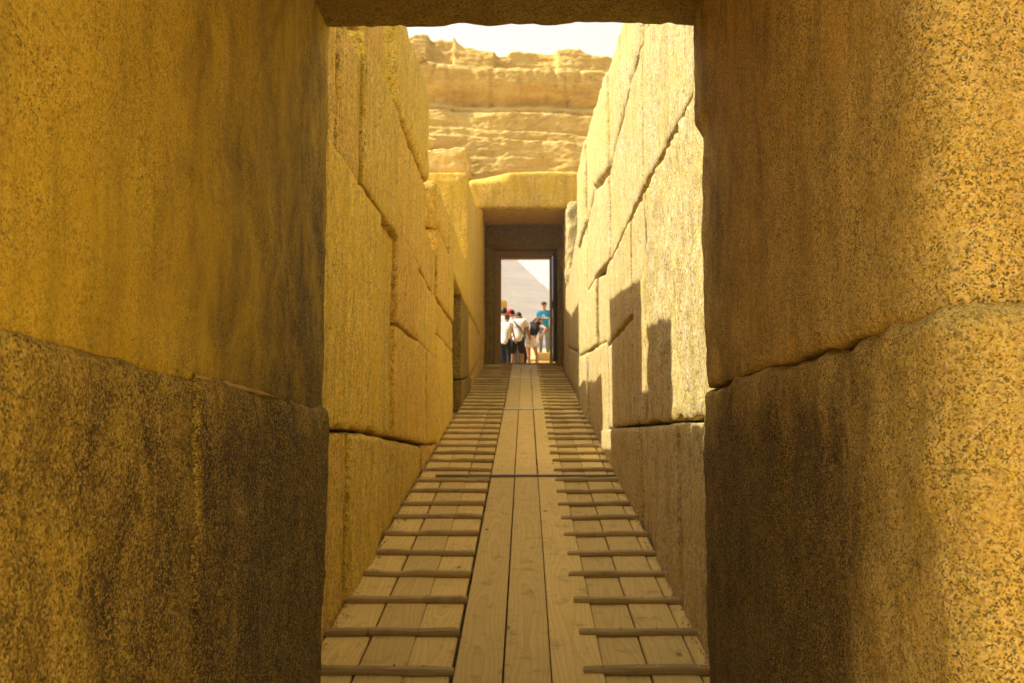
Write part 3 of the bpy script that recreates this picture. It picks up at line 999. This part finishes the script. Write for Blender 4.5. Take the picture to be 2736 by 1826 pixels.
def ellipsoid(bm, c, r, rot=None, seg=14, rings=10):
    m = Matrix.Translation(c)
    if rot is not None:
        m = m @ rot
    m = m @ Matrix.Diagonal((*r, 1))
    return bmesh.ops.create_uvsphere(bm, u_segments=seg, v_segments=rings, radius=1.0, matrix=m)

def person(label, loc, turn, pose, skin='skin', top='white_cotton', bottom='black_cloth', sleeves=.55, leg_len=1.0, hair='dark_hair', hat=None, scale=1.0,
           female=False, sleeveless=False, pony=False, bun=False, group='visitors outside the far doorway'):
    """local frame: the figure faces +y (away from the camera when turn = 0)"""
    root = empty('person', label, 'person', loc, group, (0, 0, turn))
    root.scale = (scale,) * 3
    lean = pose.get('lean', 0.0)
    head_pitch = pose.get('head', 0.0)
    sway = pose.get('sway', 0.0)
    P = Vector((sway, 0, .95))
    RL = Matrix.Rotation(-lean, 3, 'X')
    def up(v):
        return P + RL @ Vector(v)
    sw = .165 if female else .190
    hw = .105 if female else .095
    neck, chest, spine = up((0, -.01, .53)), up((0, 0, .40)), up((0, 0, .20))
    head = neck + RL @ (Matrix.Rotation(-head_pitch, 3, 'X') @ Vector((0, .025, .155)))
    sh = [up((s * sw, 0, .475)) for s in (-1, 1)]
    el = [sh[i] + RL.inverted().to_euler().to_matrix() @ Vector((0, 0, 0)) + Vector(pose['arm'][i][0]) for i in (0, 1)]
    wr = [el[i] + Vector(pose['arm'][i][1]) for i in (0, 1)]
    hip = [P + Vector((s * hw, 0, -.06)) for s in (-1, 1)]
    kn = [Vector(pose.get('knee', [(-.11, .02, .50), (.11, .02, .50)])[i]) for i in (0, 1)]
    an = [Vector(pose.get('ankle', [(-.12, -.02, .085), (.12, -.02, .085)])[i]) for i in (0, 1)]
    toe = [an[i] + Vector(((-1, 1)[i] * .03, .17, -.055)) for i in (0, 1)]
    k = .88 if female else 1.0
    V, E_, Rr = [], [], []
    def add(p, r, par=None):
        V.append(Vector(p)); Rr.append(r)
        if par is not None:
            E_.append((par, len(V) - 1))
        return len(V) - 1
    iP = add(P, (.145 * k, .105 * k))
    iS = add(spine, (.120 * k, .090 * k), iP)
    iC = add(chest, (.155 * k, .105 * k), iS)
    iN = add(neck, .058 * k, iC)
    add(head - (head - neck) * .3, .055 * k, iN)
    for i in (0, 1):
        a = add(sh[i], .062 * k, iC)
        a2 = add(sh[i].lerp(el[i], .5), .048 * k, a)
        b = add(el[i], .040 * k, a2)
        b2 = add(el[i].lerp(wr[i], .35), .040 * k, b)
        c = add(wr[i], .026 * k, b2)
        dv = (wr[i] - el[i]).normalized()
        side = Vector((0, 1, 0)) - dv * dv.y
        side = side.normalized() if side.length > .1 else Vector((1, 0, 0))
        nrm = dv.cross(side)
        pm_ = add(wr[i] + dv * .055, (.036, .018), c)
        for f, (s, ln) in enumerate(((.030, .072), (.010, .085), (-.010, .080), (-.030, .062))):
            f1 = add(wr[i] + dv * (.055 + ln * .55) + side * s, .010, pm_)
            add(wr[i] + dv * (.055 + ln) + side * s + nrm * .022, .008, f1)
        t1 = add(wr[i] + dv * .060 + side * .055 + nrm * .012, .011, c)
        add(wr[i] + dv * .092 + side * .062 + nrm * .022, .009, t1)
        h = add(hip[i], .092 * k, iP)
        h2 = add(hip[i].lerp(kn[i], .5), .075 * k, h)
        q = add(kn[i], .056 * k, h2)
        q2 = add(kn[i].lerp(an[i], .35), .055 * k, q)
        an_i = add(an[i], .037, q2)
        add(toe[i], (.042, .028), an_i)
    bme = skin_obj(V, E_, Rr)
    # head with face, nose and ears joined to the body mesh
    bm = bmesh.new()
    bm.from_mesh(bme)
    rot3 = (RL @ Matrix.Rotation(-head_pitch, 3, 'X')) @ Matrix.Rotation(pose.get('look', 0.0), 3, 'Z')
    rot = rot3.to_4x4()
    ellipsoid(bm, head, (.077, .097, .118), rot)
    ellipsoid(bm, head + rot3 @ Vector((0, .045, -.055)), (.055, .055, .062), rot)
    ellipsoid(bm, head + rot3 @ Vector((0, .100, -.012)), (.014, .022, .028), rot, 8, 6)
    for s in (-1, 1):
        ellipsoid(bm, head + rot3 @ Vector((s * .078, -.005, -.005)), (.012, .022, .032), rot, 8, 6)
    bm.to_mesh(bme); bm.free()
    for p in bme.polygons:
        p.use_smooth = True
    bme.name = 'body'
    body = link('body', bme, M[skin], root)
    for s in (-1, 1):
        bm = bmesh.new()
        ellipsoid(bm, head + rot3 @ Vector((s * .032, .088, .012)), (.013, .010, .009), rot, 8, 6)
        em = bpy.data.meshes.new('eye'); bm.to_mesh(em); bm.free()
        link('eye', em, M['eye'], root)
    # shirt
    V, E_, Rr = [], [], []
    iC = add(chest, (.190 * k, .138 * k))
    iS = add(spine, (.165 * k, .128 * k) if not sleeveless else (.132, .104), iC)
    if sleeveless:
        add(up((0, 0, .02)), (.135, .108), iS)
    else:
        add(up((0, 0, -.17)), (.185 * k, .150 * k), add(up((0, 0, .02)), (.178 * k, .142 * k), iS))
    add(up((0, 0, .57)), .075 * k, add(up((0, -.005, .49)), (.150 * k, .112 * k) if not sleeveless else (.118, .092), iC))
    if not sleeveless:
        for i in (0, 1):
            a = add(sh[i], .088 * k, iC)
            add(sh[i].lerp(el[i], sleeves), .072 * k, a)
    link('shirt', skin_obj(V, E_, Rr), M[top], root)
    # trousers or shorts
    V, E_, Rr = [], [], []
    iP = add(P + Vector((0, 0, .0)), (.168 * k, .132 * k))
    add(P + Vector((0, 0, .15)), (.140 * k, .115 * k), iP)
    for i in (0, 1):
        h = add(hip[i] + Vector((0, -.005, -.03)), .112 * k, iP)
        if leg_len <= 1:
            add(hip[i].lerp(kn[i], leg_len), .105 * k if leg_len > .6 else .112 * k, h)
        else:
            q = add(kn[i], .078 * k, add(hip[i].lerp(kn[i], .5), .094 * k, h))
            add(an[i] + Vector((0, 0, .02)), .060 * k, q)
    link('shorts' if leg_len <= 1 else 'trousers', skin_obj(V, E_, Rr), M[bottom], root)
    # shoes
    for i in (0, 1):
        bm = bmesh.new()
        ellipsoid(bm, an[i] + Vector(((-1, 1)[i] * .014, .07, -.045)), (.050, .135, .042), None, 12, 8)
        for v in bm.verts:
            v.co.z = max(v.co.z, an[i].z - .085)
        sm = bpy.data.meshes.new('shoe'); bm.to_mesh(sm); bm.free()
        for p in sm.polygons: p.use_smooth = True
        link('shoe', sm, M['grey_cloth'], root)
    # hair
    bm = bmesh.new()
    ellipsoid(bm, head + rot3 @ Vector((0, -.016, .022)), (.088, .100, .112), rot)
    for v in list(bm.verts):
        q = rot3.inverted() @ (v.co - head)
        if q.y > .035 and q.z < .062:
            v.co = head + rot3 @ Vector((q.x * .8, .03, q.z))
        v.co += Vector((noise.noise(v.co * 40), noise.noise(v.co * 40 + Vector((5, 0, 0))), noise.noise(v.co * 40 + Vector((0, 5, 0))))) * .006
    if bun:
        ellipsoid(bm, head + rot3 @ Vector((0, -.115, .050)), (.050, .045, .050), rot, 10, 8)
    if pony:
        for t in range(6):
            ellipsoid(bm, head + rot3 @ Vector((-.012 * t, -.105 - .012 * t, .03 - .045 * t)), (.040 - .004 * t, .036 - .003 * t, .045), rot, 8, 6)
    hm = bpy.data.meshes.new('hair'); bm.to_mesh(hm); bm.free()
    for p in hm.polygons: p.use_smooth = True
    link('hair', hm, M[hair], root)
    if hat:
        bm = bmesh.new()
        ellipsoid(bm, head + rot3 @ Vector((0, -.002, .045)), (.096, .112, .095), rot)
        for v in list(bm.verts):
            q = rot3.inverted() @ (v.co - head)
            if q.z < .040:
                v.co = head + rot3 @ Vector((q.x, q.y, .040))
        ellipsoid(bm, head + rot3 @ Vector((0, .135, .048)), (.075, .085, .010), rot, 12, 6)
        cm = bpy.data.meshes.new('cap'); bm.to_mesh(cm); bm.free()
        for p in cm.polygons: p.use_smooth = True
        link('cap', cm, M[hat], root)
    return root, dict(chest=chest, spine=spine, RL=RL, head=head, P=P)

DOWN = [((-.05, .01, -.28), (-.01, .05, -.25)), ((.05, .01, -.28), (.01, .05, -.25))]
G0 = 1.76
# man in white T-shirt, black shorts, back to the camera
pt, inf = person('man seen from behind in printed white T-shirt, black knee shorts and diagonal strap', (-.215, 26.3, G0), R(-6),
       dict(lean=R(16), head=R(28), arm=[((-.07, .03, -.27), (.06, .12, -.23)), ((.09, -.02, -.27), (.05, .05, -.25))], knee=[(-.13, .03, .5), (.12, .03, .5)], ankle=[(-.16, -.02, .085), (.15, -.03, .085)]),
       skin='skin_tan', leg_len=1.0, sleeves=.62, scale=.99)
def back_bar(root, inf, pts, w, mat, name, dy=-.135):
    """thin band that follows the back of the torso; pts are (x, z) on the torso"""
    vs, fs = [], []
    for i, (x, z) in enumerate(pts):
        if i < len(pts) - 1: d = Vector((pts[i + 1][0] - x, pts[i + 1][1] - z))
        nrm = Vector((-d.y, d.x)).normalized() * w / 2
        for s in (-1, 1):
            for t in (0, 1):
                X, Z = x + s * nrm.x, z + s * nrm.y
                yy = dy * math.sqrt(max(.05, 1 - (X / .23) ** 2)) - .006 * t + .012
                vs.append(inf['P'] + inf['RL'] @ Vector((X, yy, Z)))
    for i in range(len(pts) - 1):
        a = 4 * i
        for q in ((0, 1, 5, 4), (1, 3, 7, 5), (3, 2, 6, 7), (2, 0, 4, 6)):
            fs.append(tuple(a + c for c in q))
    fs.append((0, 2, 3, 1)); b = 4 * (len(pts) - 1); fs.append((b, b + 1, b + 3, b + 2))
    return link(name, mesh_from(name, vs, fs, False), M[mat], root)
back_bar(pt, inf, [(-.15, .50), (-.09, .42), (-.02, .34), (.06, .25), (.13, .15), (.17, .08)], .028, 'black_cloth', 'strap', -.140)
for pts in ([(-.10, .36), (-.085, .25)], [(-.06, .36), (-.065, .22)], [(-.03, .35), (-.02, .23)], [(-.12, .30), (-.02, .31)], [(.03, .22), (.06, .14)], [(.0, .30), (.045, .18)]):
    back_bar(pt, inf, pts, .018, 'print_ink', 'shirt_print', -.132)

# man with the red cap
person('person in red cap looking down behind the white T-shirt man', (-.20, 27.0, G0 + .005), R(70),
       dict(lean=R(10), head=R(25), arm=DOWN), top='white_cotton', bottom='grey_cloth', leg_len=2, hat='red_cloth', scale=1.05)
# dark-haired head of a companion just right of the red cap
person('dark-haired person mostly hidden behind the white T-shirt man', (-.12, 27.25, G0 + .01), R(15),
       dict(lean=R(14), head=R(20), arm=DOWN), top='grey_cloth', bottom='navy_denim', leg_len=2, scale=1.0)
# man in white at the left edge
person('short-haired man in white shirt half hidden by the left door post', (-.60, 26.75, G0), R(-10),
       dict(lean=R(4), head=R(10), arm=DOWN), top='white_cotton', bottom='navy_denim', leg_len=2, scale=1.04, skin='skin_tan')
# woman with hair tied up, white top, black trousers
person('woman with tied-up brown hair, white top and black trousers', (-.53, 26.0, G0), R(-20),
       dict(lean=R(8), head=R(15), arm=[((-.05, .03, -.26), (.02, .16, -.16)), ((.05, .02, -.26), (0, .15, -.18))]),
       top='white_cotton', bottom='black_cloth', leg_len=2, hair='brown_hair', bun=True, female=True, scale=.89)
# person in navy trousers bending at the left edge, in front
person('person in dark navy trousers bending at the left door post', (-.93, 25.45, G0), R(-8),
       dict(lean=R(25), head=R(10), arm=[((-.02, .12, -.24), (.02, .12, -.2)), ((.02, .12, -.24), (0, .12, -.2))], knee=[(-.12, .06, .5), (.36, .14, .62)], ankle=[(-.13, -.02, .085), (.46, .02, .085)]),
       top='navy_denim', bottom='navy_denim', leg_len=2, scale=.92)
# woman in black top and white shorts, leaning, hand on hip
person('woman in black sleeveless top and white shorts leaning forward, hand on hip', (.14, 26.5, G0), R(-38),
       dict(lean=R(30), head=R(12), look=R(-25), arm=[((-.04, .10, -.25), (.02, .14, -.18)), ((.24, -.06, -.10), (-.13, -.06, -.22))],
            knee=[(-.10, .05, .5), (.15, .08, .50)], ankle=[(-.11, -.03, .085), (.24, -.02, .085)]),
       top='black_cloth', bottom='white_cotton', leg_len=.42, hair='brown_hair', female=True, sleeveless=True, pony=True, scale=.95)
# man in the blue football shirt
pb, inf2 = person('man in blue football shirt, dark cap and grey trousers facing the doorway', (.60, 32.0, 2.69), R(172),
       dict(lean=R(2), head=R(4), arm=[((-.07, .0, -.28), (.0, .10, -.23)), ((.07, .0, -.28), (0, .10, -.23))]),
       top='blue_jersey', bottom='grey_cloth', leg_len=2, hat='cap_dark', scale=1.0, skin='skin')
def chest_text(root, inf, txt, z, size):
    cu = bpy.data.curves.new('lettering', 'FONT')
    cu.body = txt
    cu.align_x = 'CENTER'
    cu.size = size
    cu.extrude = .002
    cu.offset = .002
    curve_to_mesh('lettering', cu, M['print_white'], root, inf['P'] + Vector((0, .137, z)), (R(90), 0, R(180)))
chest_text(pb, inf2, 'Fly', .33, .075)
chest_text(pb, inf2, 'Emirates', .26, .082)

# ------------------------------------------------------------------ dusty desert air
hz = box_mesh('haze', 9000, 7000, 300, 0)
hm_ = bpy.data.materials.new('haze_air')
hm_.use_nodes = True
nt = hm_.node_tree
nt.nodes.clear()
vo = nt.nodes.new('ShaderNodeVolumePrincipled')
vo.inputs['Color'].default_value = (.97, .955, .93, 1)
vo.inputs['Density'].default_value = .0012
vo.inputs['Anisotropy'].default_value = .2
ou = nt.nodes.new('ShaderNodeOutputMaterial')
nt.links.new(vo.outputs[0], ou.inputs['Volume'])
ho = link('haze', hz, hm_, None, (0, 2900, 150 - 4))
tag(ho, 'thin dusty desert haze over the causeway and pyramid', kind='stuff')
